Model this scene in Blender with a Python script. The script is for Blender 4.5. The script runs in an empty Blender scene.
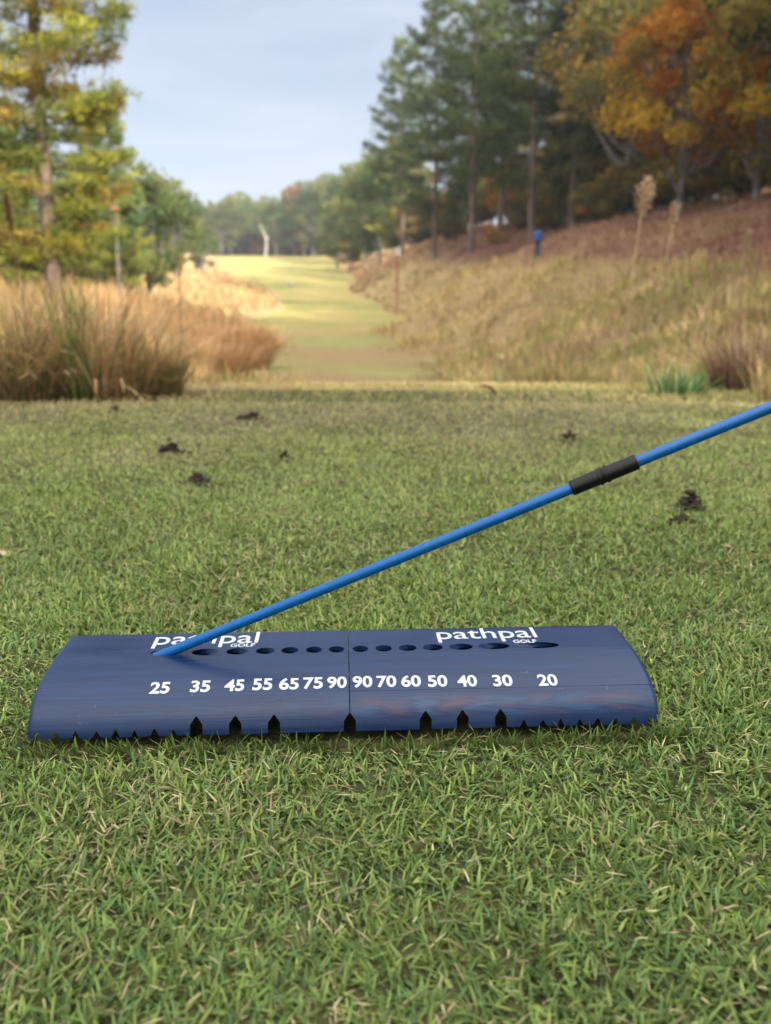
import bpy, bmesh, math, random
import numpy as np
from mathutils import Vector, Matrix
rng = np.random.default_rng(7)
random.seed(7)
R = math.radians
S = bpy.context.scene
COL = S.collection

# ------------------------------------------------------------------ camera
F_PX, PITCH, HC = 850.0, 0.233319, 0.2829
cam_d = bpy.data.cameras.new('camera')
cam = bpy.data.objects.new('camera', cam_d); COL.objects.link(cam)
cam.location = (0, 0, HC)
cam.rotation_euler = (math.pi/2 - PITCH, 0, 0)
cam_d.sensor_fit = 'AUTO'; cam_d.sensor_width = 36
cam_d.lens = F_PX/1024*36
cam_d.clip_start = 0.02; cam_d.clip_end = 3000
cam_d.dof.use_dof = True
cam_d.dof.focus_distance = 0.605
cam_d.dof.aperture_fstop = cam_d.lens/4.0
cam_d.dof.aperture_blades = 0
S.camera = cam

# ------------------------------------------------------------------ helpers
def link(o, parent=None):
    COL.objects.link(o)
    if parent: o.parent = parent
    return o
def tag(o, label=None, cat=None, group=None, kind=None):
    if label: o['label'] = label
    if cat: o['category'] = cat
    if group: o['group'] = group
    if kind: o['kind'] = kind
    return o
def empty(name, loc=(0,0,0), rz=0):
    o = bpy.data.objects.new(name, None); link(o)
    o.empty_display_size = .1
    o.location = loc; o.rotation_euler = (0,0,rz)
    return o
def mesh_np(name, V, Fq, mat=None, col=None, parent=None, smooth=False, mk=True):
    """V (n,3), Fq (m,4) or (m,3) int; col (n,3) point colours."""
    me = bpy.data.meshes.new(name)
    V = np.asarray(V, np.float32); Fq = np.asarray(Fq, np.int32)
    k = Fq.shape[1]
    me.vertices.add(len(V)); me.vertices.foreach_set('co', V.ravel())
    me.loops.add(Fq.size); me.loops.foreach_set('vertex_index', Fq.ravel())
    me.polygons.add(len(Fq))
    me.polygons.foreach_set('loop_start', np.arange(0, Fq.size, k, dtype=np.int32))
    me.polygons.foreach_set('loop_total', np.full(len(Fq), k, np.int32))
    me.polygons.foreach_set('use_smooth', np.full(len(Fq), smooth))
    me.update(calc_edges=True)
    if col is not None:
        a = me.color_attributes.new('tint', 'FLOAT_COLOR', 'POINT')
        c = np.ones((len(V), 4), np.float32); c[:, :3] = col
        a.data.foreach_set('color', c.ravel())
    if mat: me.materials.append(mat)
    if not mk: return me
    return link(bpy.data.objects.new(name, me), parent)
def bm_obj(name, bm, mat, parent=None, smooth=False):
    me = bpy.data.meshes.new(name); bm.to_mesh(me); bm.free()
    for p in me.polygons: p.use_smooth = smooth
    me.materials.append(mat)
    return link(bpy.data.objects.new(name, me), parent)
def copy_tree(o, parent=None):
    c = o.copy(); COL.objects.link(c); c.parent = parent
    for ch in list(o.children): copy_tree(ch, c)
    return c
class Tubes:
    def __init__(s): s.V=[]; s.F=[]; s.n=0
    def add(s, pts, rad, seg=7):
        pts = np.asarray(pts, float); rad = np.asarray(rad, float)
        if rad.ndim == 0: rad = np.full(len(pts), rad)
        t = np.gradient(pts, axis=0); t /= np.linalg.norm(t, axis=1)[:, None]+1e-9
        up = np.array([0,0,1.]) if abs(t[0][2]) < .9 else np.array([1.,0,0])
        a = np.cross(t, up); a /= np.linalg.norm(a, axis=1)[:, None]+1e-9
        b = np.cross(t, a)
        an = np.arange(seg)/seg*2*np.pi
        ring = pts[:,None,:] + rad[:,None,None]*(np.cos(an)[None,:,None]*a[:,None,:]+np.sin(an)[None,:,None]*b[:,None,:])
        n = len(pts); base = s.n
        s.V.append(ring.reshape(-1,3))
        i = np.arange(n-1)[:,None]*seg; j = np.arange(seg)[None,:]; j2 = (j+1)%seg
        f = np.stack([i+j, i+j2, i+seg+j2, i+seg+j], -1).reshape(-1,4)+base
        s.F.append(f); s.n += n*seg
        # caps with a centre point ring folded to quads
        for k, e in ((0, pts[0]), (n-1, pts[-1])):
            s.V.append(e[None,:]); c = s.n; s.n += 1
            for q in range(0, seg-1, 2):
                s.F.append(np.array([[base+k*seg+q, base+k*seg+q+1, base+k*seg+(q+2)%seg, c]]))
            if seg % 2: s.F.append(np.array([[base+k*seg+seg-1, base+k*seg, base+k*seg, c]])[:, [0,1,3,3]][:0])
    def build(s, name, mat, parent=None, smooth=True, mk=True):
        return mesh_np(name, np.concatenate(s.V), np.concatenate(s.F), mat, None, parent, smooth, mk)
def unit(v): return v/(np.linalg.norm(v, axis=-1, keepdims=True)+1e-9)
def hash_noise(x, y, s, seed=0):
    """smooth value noise, vectorised, 0..1"""
    x = np.asarray(x, float)*s+1000.3; y = np.asarray(y, float)*s+1000.7
    xi = np.floor(x); yi = np.floor(y); fx = x-xi; fy = y-yi
    fx = fx*fx*(3-2*fx); fy = fy*fy*(3-2*fy)
    def h(a, b):
        v = np.sin(a*127.1+b*311.7+seed*74.7)*43758.5453
        return v-np.floor(v)
    return (h(xi,yi)*(1-fx)+h(xi+1,yi)*fx)*(1-fy)+(h(xi,yi+1)*(1-fx)+h(xi+1,yi+1)*fx)*fy
def sstep(x, a, b):
    t = np.clip((np.asarray(x, float)-a)/(b-a), 0, 1); return t*t*(3-2*t)

# ------------------------------------------------------------------ terrain
GZ = -0.012
T_d = np.array([-80,-5,0,1.5,2.6,3.4,4.2,5,8,15,27,40,70,110,150,200,300,330,420,900.])
T_h = np.array([0,0,0,0,-.003,-.02,-.06,-.14,-.62,-1.2,-1.5,-1.65,-.6,2.1,5.4,9.6,18.2,19.2,20,26.])
T_m = np.gradient(T_h, T_d); T_m[:4] = 0
def H0(d):
    d = np.clip(np.asarray(d, float), -79.9, 899)
    i = np.clip(np.searchsorted(T_d, d)-1, 0, len(T_d)-2)
    w = T_d[i+1]-T_d[i]; t = (d-T_d[i])/w
    return ((2*t**3-3*t**2+1)*T_h[i]+(t**3-2*t**2+t)*w*T_m[i]+(-2*t**3+3*t**2)*T_h[i+1]+(t**3-t**2)*w*T_m[i+1])
E_d = np.array([-80,2.7,4,8,15,40,70,110,150,200,300,330,900.])
E_l = np.array([-3.2,-3.2,-.9,-1.6,-2.9,-6.3,-9.3,-14.0,-23,-37,-58,-50,-60.])
E_r = np.array([4.0,3.6,2.0,1.5,2.0,1.7,.3,-2.6,-5.5,-11.5,-19,-20,-40.])
def wob_(d, k): d = np.maximum(np.asarray(d,float)-4,0); return np.minimum(d*.03,1.4)*(np.sin(np.log1p(d)*7+k)+.5*np.sin(np.log1p(d)*17+k*2))
def XL(d): return np.interp(d, E_d, E_l)+wob_(d, 1.)
def XR(d): return np.interp(d, E_d, E_r)+wob_(d, 2.6)
def Hh(x, d):
    x = np.asarray(x, float); d = np.asarray(d, float)
    h = H0(d)+GZ
    r = np.maximum(0, x-XR(d)-.3)
    s = np.where(d < 130, .56+.24*sstep(d,35,60), .80-.72*sstep(d, 130, 260))
    r = r*r/(r+2.6)
    rise = 10.0*(1-np.exp(-r*s/10.0*1.25))
    h = h+rise+.05*np.maximum(0, r-20)
    l = np.maximum(0, XL(d)-x); l = l*l/(l+.8)
    sl = .45*sstep(d, 8, 18)*(1-.8*sstep(d, 60, 130))
    h = h+2.4*(1-np.exp(-l*sl/2.4))+.01*l
    amp = sstep(np.hypot(x, d), 4, 18)
    off = np.minimum(r+l, 3)/3
    h = h+amp*(.15+.5*off)*(hash_noise(x,d,.16,3)-.5)*.7+amp*off*.12*(hash_noise(x,d,.9,5)-.5)
    return h
CAM = np.array([0,0,HC])
def ray(u, v):
    a = (u-385.5)/F_PX; b = (v-512)/F_PX
    return np.array([a, math.cos(PITCH)-b*math.sin(PITCH), -math.sin(PITCH)-b*math.cos(PITCH)])
def xat(px, d): return (px-385.5)/F_PX*d*math.cos(PITCH)
def ground_at(u, v, dmin=.1, dmax=400):
    """where a line of sight meets the terrain"""
    r = ray(u, v); t = dmin
    while t < dmax:
        p = CAM+r*t
        if p[2] < float(Hh(p[0], p[1])): return p
        t *= 1.01
    return CAM+r*dmax

# ------------------------------------------------------------------ materials
def new_mat(name):
    m = bpy.data.materials.new(name); m.use_nodes = True
    nt = m.node_tree; return m, nt, nt.nodes, nt.links, nt.nodes['Principled BSDF']
def foliage_mat(name, trans=.3, rough=.55, objvar=.0, spec=.3, tcol=(1.1,1.15,.7)):
    m, nt, N, L, P = new_mat(name)
    at = N.new('ShaderNodeAttribute'); at.attribute_name = 'tint'
    colr = at.outputs['Color']
    if objvar:
        oi = N.new('ShaderNodeObjectInfo'); hs = N.new('ShaderNodeHueSaturation')
        mr = N.new('ShaderNodeMapRange'); mr.inputs['To Min'].default_value = .5-objvar*.12; mr.inputs['To Max'].default_value = .5+objvar*.10
        mv = N.new('ShaderNodeMapRange'); mv.inputs['To Min'].default_value = 1-objvar; mv.inputs['To Max'].default_value = 1+objvar
        ml = N.new('ShaderNodeMath'); ml.operation = 'MULTIPLY'; ml.inputs[1].default_value = 7.31
        fr = N.new('ShaderNodeMath'); fr.operation = 'FRACT'
        L.new(oi.outputs['Random'], mr.inputs['Value']); L.new(oi.outputs['Random'], ml.inputs[0]); L.new(ml.outputs[0], fr.inputs[0]); L.new(fr.outputs[0], mv.inputs['Value'])
        L.new(colr, hs.inputs['Color']); L.new(mr.outputs[0], hs.inputs['Hue']); L.new(mv.outputs[0], hs.inputs['Value'])
        colr = hs.outputs['Color']
    L.new(colr, P.inputs['Base Color']); P.inputs['Roughness'].default_value = rough
    P.inputs['Specular IOR Level'].default_value = spec
    if trans:
        tr = N.new('ShaderNodeBsdfTranslucent'); mx = N.new('ShaderNodeMixShader'); mx.inputs[0].default_value = trans
        vm = N.new('ShaderNodeVectorMath'); vm.operation = 'MULTIPLY'; vm.inputs[1].default_value = tcol
        L.new(colr, vm.inputs[0]); L.new(vm.outputs[0], tr.inputs['Color'])
        L.new(P.outputs[0], mx.inputs[1]); L.new(tr.outputs[0], mx.inputs[2])
        L.new(mx.outputs[0], N['Material Output'].inputs['Surface'])
    return m
def noise_mat(name, cols, scale=5, detail=5, rough=.9, bump=0, stretch=(1,1,1), spec=.2, bscale=None, pos=(0.3,.7), coord='Object'):
    m, nt, N, L, P = new_mat(name)
    tc = N.new('ShaderNodeTexCoord'); mp = N.new('ShaderNodeMapping'); mp.inputs['Scale'].default_value = stretch
    nz = N.new('ShaderNodeTexNoise'); nz.inputs['Scale'].default_value = scale; nz.inputs['Detail'].default_value = detail
    cr = N.new('ShaderNodeValToRGB'); el = cr.color_ramp.elements
    el[0].position, el[1].position = pos
    el[0].color = (*cols[0],1); el[1].color = (*cols[-1],1)
    for i, c in enumerate(cols[1:-1]):
        e = el.new(pos[0]+(pos[1]-pos[0])*(i+1)/(len(cols)-1)); e.color = (*c,1)
    L.new(tc.outputs[coord], mp.inputs[0]); L.new(mp.outputs[0], nz.inputs[0]); L.new(nz.outputs['Fac'], cr.inputs[0]); L.new(cr.outputs[0], P.inputs['Base Color'])
    P.inputs['Roughness'].default_value = rough; P.inputs['Specular IOR Level'].default_value = spec
    if bump:
        n2 = N.new('ShaderNodeTexNoise'); n2.inputs['Scale'].default_value = bscale or scale*4; n2.inputs['Detail'].default_value = 4
        b = N.new('ShaderNodeBump'); b.inputs['Strength'].default_value = 1; b.inputs['Distance'].default_value = bump
        L.new(mp.outputs[0], n2.inputs[0]); L.new(n2.outputs['Fac'], b.inputs['Height']); L.new(b.outputs[0], P.inputs['Normal'])
    return m

M_soil = noise_mat('tee_thatch', [(.02,.022,.010),(.045,.05,.02),(.09,.08,.035)], 60, 6, 1, .004)
def ground_mix_mat(name, near, far, d0, d1, third, sc, tinted=False):
    """turf whose real colour drifts from dormant brown close by to green further up the hole"""
    m, nt, N, L, P = new_mat(name)
    ge = N.new('ShaderNodeNewGeometry'); sx = N.new('ShaderNodeSeparateXYZ'); L.new(ge.outputs['Position'], sx.inputs[0])
    mr = N.new('ShaderNodeMapRange'); mr.inputs['From Min'].default_value = d0; mr.inputs['From Max'].default_value = d1; L.new(sx.outputs['Y'], mr.inputs['Value'])
    def nzz(scale, det=5):
        n = N.new('ShaderNodeTexNoise'); n.inputs['Scale'].default_value = scale; n.inputs['Detail'].default_value = det; L.new(ge.outputs['Position'], n.inputs[0]); return n
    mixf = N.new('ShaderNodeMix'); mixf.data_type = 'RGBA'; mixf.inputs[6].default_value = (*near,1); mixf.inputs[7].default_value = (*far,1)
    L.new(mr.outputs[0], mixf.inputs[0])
    n1 = nzz(sc); r1 = N.new('ShaderNodeMapRange'); r1.inputs['From Min'].default_value = .42; r1.inputs['From Max'].default_value = .68; L.new(n1.outputs['Fac'], r1.inputs['Value'])
    m2 = N.new('ShaderNodeMix'); m2.data_type = 'RGBA'; m2.inputs[7].default_value = (*third,1)
    L.new(mixf.outputs[2], m2.inputs[6]); L.new(r1.outputs[0], m2.inputs[0])
    if tinted:
        at = N.new('ShaderNodeAttribute'); at.attribute_name = 'tint'
        sc_ = N.new('ShaderNodeVectorMath'); sc_.operation='SCALE'; sc_.inputs['Scale'].default_value = .8; L.new(at.outputs['Color'], sc_.inputs[0])
        L.new(at.outputs['Color'], m2.inputs[6]); L.new(sc_.outputs[0], m2.inputs[7])
    n2 = nzz(sc*9, 6); r2 = N.new('ShaderNodeMapRange'); r2.inputs['To Min'].default_value = .65; r2.inputs['To Max'].default_value = 1.35; L.new(n2.outputs['Fac'], r2.inputs['Value'])
    n3 = nzz(sc*70, 4); r3 = N.new('ShaderNodeMapRange'); r3.inputs['To Min'].default_value = .55; r3.inputs['To Max'].default_value = 1.45; L.new(n3.outputs['Fac'], r3.inputs['Value'])
    mm = N.new('ShaderNodeMath'); mm.operation = 'MULTIPLY'; L.new(r2.outputs[0], mm.inputs[0]); L.new(r3.outputs[0], mm.inputs[1])
    vm = N.new('ShaderNodeVectorMath'); vm.operation = 'SCALE'; L.new(m2.outputs[2], vm.inputs[0]); L.new(mm.outputs[0], vm.inputs['Scale'])
    L.new(vm.outputs[0], P.inputs['Base Color']); P.inputs['Roughness'].default_value = 1; P.inputs['Specular IOR Level'].default_value = .1
    b = N.new('ShaderNodeBump'); b.inputs['Distance'].default_value = .03; L.new(n3.outputs['Fac'], b.inputs['Height']); L.new(b.outputs[0], P.inputs['Normal'])
    return m
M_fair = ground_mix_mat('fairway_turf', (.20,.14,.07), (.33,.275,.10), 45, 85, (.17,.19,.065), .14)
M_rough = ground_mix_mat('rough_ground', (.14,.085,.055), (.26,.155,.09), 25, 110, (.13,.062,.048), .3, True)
M_grass = foliage_mat('grass_blades', .28, .5, spec=.14)
M_dry = foliage_mat('dry_grass', .25, .8, spec=.05, tcol=(1.1,1.0,.8))
M_pine = foliage_mat('pine_needles', .22, .65, .16, spec=.08)
M_leaf = foliage_mat('broad_leaves', .35, .7, .18, spec=.08)
M_leafo = foliage_mat('autumn_leaves', .4, .7, .10, spec=.08, tcol=(1.15,1.0,.7))
M_bark = noise_mat('pine_bark', [(.05,.04,.035),(.14,.105,.085),(.24,.18,.15)], 6, 6, .95, .03, (1,1,.25))
M_barkg = noise_mat('grey_bark', [(.06,.055,.05),(.16,.15,.14),(.26,.25,.24)], 5, 6, .95, .02, (1,1,.3))
M_snag = noise_mat('bleached_wood', [(.22,.20,.18),(.4,.38,.35)], 4, 5, .9, .01)
M_clod = noise_mat('worm_cast_soil', [(.020,.014,.012),(.058,.040,.033)], 90, 6, .95, .0015)

# ------------------------------------------------------------------ ground sheets
def rusty(x, d):
    x = np.asarray(x,float); d = np.asarray(d,float)
    hh = Hh(x,d)-H0(d)
    up = sstep((hh+H0(d)-.28)/np.maximum(d,1)*850, 34, 56)*sstep(hh,1.2,2.4)*sstep(x,2.5,6)
    return np.clip(up+(hash_noise(x,d,.25,11)-.5)*.75*np.clip(x-2,0,1), 0, 1)
def ground_sheet(name, mat, ds, xs_of, label_kind='structure'):
    ds = np.asarray(ds); X = np.array([xs_of(d) for d in ds]); n, k = X.shape
    D = np.repeat(ds[:, None], k, 1); Z = Hh(X, D)
    V = np.stack([X, D, Z], -1).reshape(-1, 3)
    i = np.arange(n-1)[:, None]*k; j = np.arange(k-1)[None, :]
    Fq = np.stack([i+j, i+j+1, i+k+j+1, i+k+j], -1).reshape(-1, 4)
    u = rusty(X, D).reshape(-1,1)*(X.reshape(-1,1) > 0)
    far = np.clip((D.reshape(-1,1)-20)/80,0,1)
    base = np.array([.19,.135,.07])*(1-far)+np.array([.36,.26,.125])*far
    o = mesh_np(name, V, Fq, mat, base*(1-u)+np.array([.14,.065,.05])*u, smooth=True); o['kind'] = label_kind; return o
d_tee = np.concatenate([np.linspace(-80,-4,18), np.linspace(-3,2.3,24), [2.45,2.6,2.7,2.9,3.1,3.3,3.5]])
d_far = np.concatenate([np.linspace(3.5,16,60), np.geomspace(16.4,330,130), np.geomspace(336,900,20)])
tt = np.linspace(0,1,26)
out = np.concatenate([np.linspace(0,1,18)**1.6*24, np.linspace(1,40,40)**1.0*3.2+21.5, [200,320,500,700]])
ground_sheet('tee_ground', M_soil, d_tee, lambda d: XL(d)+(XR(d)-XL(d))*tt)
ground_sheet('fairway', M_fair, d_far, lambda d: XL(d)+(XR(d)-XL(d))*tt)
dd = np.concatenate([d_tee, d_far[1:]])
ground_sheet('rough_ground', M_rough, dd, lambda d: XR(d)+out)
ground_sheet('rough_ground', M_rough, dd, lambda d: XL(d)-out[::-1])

# ------------------------------------------------------------------ blades of grass
def blades(name, P, az, tilt, curve, length, width, col, mat, nseg=3, parent=None, tipw=.15, tint_tip=1.15):
    """P (n,3) roots; each blade bends from 'tilt' (from vertical) by 'curve' along its length"""
    n = len(P); rows = nseg+1
    pos = P.copy(); V = np.zeros((n, rows, 2, 3)); C = np.zeros((n, rows, 2, 3))
    side = np.stack([-np.sin(az), np.cos(az), np.zeros(n)], 1)
    tw = rng.uniform(-.6,.6,n)
    for r in range(rows):
        t = r/nseg
        wf = (1-t)**.6*(1-tipw)+tipw if r < rows-1 else tipw
        if r == 0: wf = .75
        th = tilt+curve*t
        dirv = np.stack([np.sin(th)*np.cos(az), np.sin(th)*np.sin(az), np.cos(th)], 1)
        nn = np.cross(side, dirv)
        sv = side*np.cos(tw*t)[:,None]+nn*np.sin(tw*t)[:,None]
        hw = (width*.5*wf)[:,None]*sv
        V[:,r,0] = pos-hw; V[:,r,1] = pos+hw
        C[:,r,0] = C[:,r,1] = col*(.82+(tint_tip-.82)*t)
        pos = pos+dirv*(length/nseg)[:,None]
    b = (np.arange(n)*rows*2)[:,None]; r = (np.arange(nseg)*2)[None,:]
    Fq = np.stack([b+r, b+r+1, b+r+3, b+r+2], -1).reshape(-1,4)
    return mesh_np(name, V.reshape(-1,3), Fq, mat, C.reshape(-1,3), parent, True)

# device frame, used to keep the lawn from growing through it
DX, DY, DYAW = -.02506, .53927, .05339
cy, sy = math.cos(DYAW), math.sin(DYAW)
def to_dev(x, y): return (x-DX)*cy+(y-DY)*sy, -(x-DX)*sy+(y-DY)*cy
def lawn():
    Ps=[]; 
    # stratified density: blades per square metre falls with distance
    bands = [(.12,.45,190000),(.45,.9,165000),(.9,1.4,90000),(1.4,2.0,50000),(2.0,2.75,30000)]
    for d0,d1,den in bands:
        w0 = d1*.50+.12
        n = int((d1-d0)*2*w0*den)
        x = rng.uniform(-w0,w0,n); y = rng.uniform(d0,d1,n)
        k = np.abs(x) < y*.5+.12
        Ps.append(np.stack([x[k],y[k]],1))
    Q = np.concatenate(Ps); x,y = Q.T
    # clumping
    cl = hash_noise(x,y,38,1); keep = rng.random(len(x)) < .62+.5*cl
    lx,ly = to_dev(x,y)
    inside = (np.abs(lx)<.221)&(ly>-.001)&(ly<.105)
    keep &= ~inside
    x,y,lx,ly = x[keep],y[keep],lx[keep],ly[keep]; n = len(x)
    L = rng.uniform(.0065,.0140,n)*np.interp(y,[.3,1,2.7],[1,1.1,1.3])*(1+.25*(hash_noise(x,y,9,2)-.5))
    tilt = np.abs(rng.normal(.95,.42,n)).clip(0,1.45)
    curve = rng.uniform(-.2,.9,n); curve = np.minimum(curve, 1.65-tilt)
    W = rng.uniform(.0012,.0024,n)*np.interp(y,[.3,1,2.7],[1,1.15,1.6])
    az = rng.uniform(0,2*np.pi,n)
    # blades beside the device are pressed a little flatter
    near = (np.abs(lx)<.235)&(ly>-.02)&(ly<.12)
    L = np.where(near&(ly>0), L*.78, L)
    ft = (np.abs(lx)<.24)&(ly<0)&(ly>-.012); L = np.where(ft, L*1.25, L); tilt = np.where(ft, tilt*.5, tilt)
    # blades rooted just in front lean away instead of into the wall
    fr = near&(ly<0); az = np.where(fr&(np.sin(az-DYAW)>.1), -az+2*DYAW, az)
    bk = near&(ly>.1); az = np.where(bk&(np.sin(az-DYAW)<-.1), -az+2*DYAW, az)
    coh = rng.random(n) < .16; az = np.where(coh&~near, 4*np.pi*hash_noise(x,y,2.6,81)+rng.normal(0,.75,n), az)
    L = L*(.82+.36*hash_noise(x,y,11,83))
    z = GZ+rng.uniform(-.002,.003,n)+.004*(hash_noise(x,y,5,8)-.5)
    g1 = np.array([.132,.218,.064]); g2 = np.array([.262,.330,.088]); g3 = np.array([.072,.165,.070])
    a = rng.random((n,1)); b = rng.random((n,1))
    big = hash_noise(x,y,2.2,4)[:,None]; sm = hash_noise(x,y,14,6)[:,None]
    c = g1*(1-a)+g2*a; c = np.where(b<.35-.2*big, c*.4+g3*.6, c)
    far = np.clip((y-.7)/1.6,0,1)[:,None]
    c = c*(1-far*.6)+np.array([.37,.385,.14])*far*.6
    st = np.array([.45,.385,.22])*rng.uniform(.55,1.15,(n,1))
    pst = (.055+.20*far**1.5+.16*np.clip(sm-.55,0,1)*2+.22*np.clip(big-.5,0,1)+.62*sstep(y+.9*(hash_noise(x,y,3.1,71)-.5),1.6,2.6)[:,None])
    isst = rng.random((n,1)) < pst
    c = np.where(isst, st, c)
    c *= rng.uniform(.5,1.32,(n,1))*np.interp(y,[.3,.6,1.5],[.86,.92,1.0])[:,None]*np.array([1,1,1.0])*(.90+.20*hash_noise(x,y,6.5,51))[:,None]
    lay = isst[:,0]
    tilt = np.where(lay, np.clip(tilt+.45,0,1.5), tilt); W = np.where(lay, W*.6, W); L = np.where(lay, L*rng.uniform(.5,1.1,n), L)
    P = np.stack([x,y,z+np.where(lay,.005,0)],1)
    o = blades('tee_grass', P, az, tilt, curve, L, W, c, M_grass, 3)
    tag(o, kind='stuff', label='short green mown grass of the tee with straw coloured blades mixed in', cat='grass')
lawn()

# ------------------------------------------------------------------ the alignment aid
prof_pts = np.array([(-.00005,-.0018),(.0003,.001),(.0022,.0068),(.0062,.0132),(.0125,.0190),(.0225,.0240),(.038,.0283),(.0600,.0313),(.1040,.0322)])
CREASE_I = 7
def profile():
    # resample the curved front, keep the straight top
    c = prof_pts[:8]; s = np.r_[0, np.cumsum(np.linalg.norm(np.diff(c,axis=0),axis=1))]
    m = np.gradient(c, s, axis=0)
    ts = np.linspace(0, s[-1], 44); o=[]
    for t in ts:
        i = min(np.searchsorted(s, t, side='right')-1, len(s)-2); w = s[i+1]-s[i]; u = (t-s[i])/w
        o.append((2*u**3-3*u**2+1)*c[i]+(u**3-2*u**2+u)*w*m[i]+(-2*u**3+3*u**2)*c[i+1]+(u**3-u**2)*w*m[i+1])
    o = np.array(o)
    top = np.array([prof_pts[7]+(prof_pts[8]-prof_pts[7])*t for t in np.linspace(0,1,12)[1:]])
    back = np.array([(.1052,.0318),(.1060,.0308),(.1062,.0290),(.1062,.012),(.1062,-.0025)])
    o = np.vstack([o, top, back])
    d = np.gradient(o, axis=0); nrm = np.stack([-d[:,1], d[:,0]],1); nrm /= np.linalg.norm(nrm,axis=1)[:,None]
    return o, nrm
PR, PN = profile()
PS = np.r_[0, np.cumsum(np.linalg.norm(np.diff(PR,axis=0),axis=1))]
def surf(lx, s, off=0):
    p = np.array([np.interp(s,PS,PR[:,0]), np.interp(s,PS,PR[:,1])])
    n = np.array([np.interp(s,PS,PN[:,0]), np.interp(s,PS,PN[:,1])]); n /= np.linalg.norm(n)
    p = p+n*off
    return Vector((lx, p[0], p[1]))
def s_of_pixel(u, v):
    """surface coordinates (lx, s) of the shell seen along a line of sight"""
    r = ray(u, v)
    o = np.array([-DX,-DY]); C = np.array([o[0]*cy+o[1]*sy, -o[0]*sy+o[1]*cy, HC])
    D = np.array([r[0]*cy+r[1]*sy, -r[0]*sy+r[1]*cy, r[2]])
    for i in range(len(PR)-1):
        a, b = PR[i], PR[i+1]; e = b-a
        A = np.array([[D[1], -e[0]],[D[2], -e[1]]]); rhs = np.array([a[0]-C[1], a[1]-C[2]])
        try: t,k = np.linalg.solve(A, rhs)
        except Exception: continue
        if 0 <= k <= 1 and t > 0: return C[0]+t*D[0], PS[i]+k*(PS[i+1]-PS[i])
    return None

def shell_mat():
    m, nt, N, L, P = new_mat('printed_navy_plastic')
    tc = N.new('ShaderNodeTexCoord')
    def noise(scale, st, det=4, dist=0):
        mp = N.new('ShaderNodeMapping'); mp.inputs['Scale'].default_value = st; L.new(tc.outputs['Object'], mp.inputs[0])
        n = N.new('ShaderNodeTexNoise'); n.inputs['Scale'].default_value = scale; n.inputs['Detail'].default_value = det; n.inputs['Distortion'].default_value = dist
        L.new(mp.outputs[0], n.inputs[0]); return n
    def mr(src, a, b, c, d):
        q = N.new('ShaderNodeMapRange'); 
        for k,v in zip(('From Min','From Max','To Min','To Max'),(a,b,c,d)): q.inputs[k].default_value = v
        L.new(src, q.inputs['Value']); return q.outputs[0]
    def mth(op, a, b=None):
        q = N.new('ShaderNodeMath'); q.operation = op
        for i,v in enumerate((a,b)):
            if v is None: continue
            if isinstance(v,(int,float)): q.inputs[i].default_value = v
            else: L.new(v, q.inputs[i])
        return q.outputs[0]
    lines = noise(900, (.012,1,1), 3)        # layer lines running the length of the print
    soft = noise(60, (.25,1,1), 4)
    base = N.new('ShaderNodeMix'); base.data_type='RGBA'
    base.inputs[6].default_value = (.0028,.0125,.050,1); base.inputs[7].default_value = (.007,.026,.084,1)
    L.new(mr(mth('ADD', mth('MULTIPLY', lines.outputs['Fac'], .6), mth('MULTIPLY', soft.outputs['Fac'], .4)), .36,.64,0,1), base.inputs[0])
    # copper and blue grain in the lower band of the filament
    sp = N.new('ShaderNodeSeparateXYZ'); L.new(tc.outputs['Object'], sp.inputs[0])
    gr = N.new('ShaderNodeTexWave'); gr.wave_type='BANDS'; gr.bands_direction='X'; gr.inputs['Scale'].default_value = 6; gr.inputs['Distortion'].default_value = 9; gr.inputs['Detail'].default_value = 3; gr.inputs['Detail Scale'].default_value = 1.3
    mp = N.new('ShaderNodeMapping'); mp.inputs['Scale'].default_value = (1,5,26); L.new(tc.outputs['Object'], mp.inputs[0]); L.new(mp.outputs[0], gr.inputs[0])
    band = mth('MULTIPLY', mr(sp.outputs['Z'], .004,.009,0,1), mr(sp.outputs['Z'], .0195,.0155,0,1))
    side = mr(sp.outputs['X'], -.03,.02,.22,1)
    fr = mth('MULTIPLY', mth('MULTIPLY', mr(gr.outputs['Fac'], .6,.95,0,.3), band), side)
    fb = mth('MULTIPLY', mth('MULTIPLY', mr(gr.outputs['Fac'], .35,.05,0,.6), band), side)
    m1 = N.new('ShaderNodeMix'); m1.data_type='RGBA'; m1.inputs[7].default_value = (.085,.036,.036,1); L.new(base.outputs[2], m1.inputs[6]); L.new(fr, m1.inputs[0])
    m2 = N.new('ShaderNodeMix'); m2.data_type='RGBA'; m2.inputs[7].default_value = (.010,.048,.115,1); L.new(m1.outputs[2], m2.inputs[6]); L.new(fb, m2.inputs[0])
    # scuffs
    sc = noise(260, (.5,1,1.0), 2, 1.5)
    m3 = N.new('ShaderNodeMix'); m3.data_type='RGBA'; m3.inputs[7].default_value = (.13,.16,.23,1); L.new(m2.outputs[2], m3.inputs[6]); L.new(mr(sc.outputs['Fac'], .73,.80,0,.5), m3.inputs[0])
    L.new(m3.outputs[2], P.inputs['Base Color'])
    L.new(mr(soft.outputs['Fac'], .3,.7,.27,.42), P.inputs['Roughness'])
    P.inputs['Specular IOR Level'].default_value = .3
    b = N.new('ShaderNodeBump'); b.inputs['Distance'].default_value = .00012; b.inputs['Strength'].default_value = .8
    L.new(lines.outputs['Fac'], b.inputs['Height']); L.new(b.outputs[0], P.inputs['Normal'])
    return m
M_shell = shell_mat()
M_white = noise_mat('white_ink', [(.36,.40,.46),(.47,.51,.57)], 400, 3, .5, 0)
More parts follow.
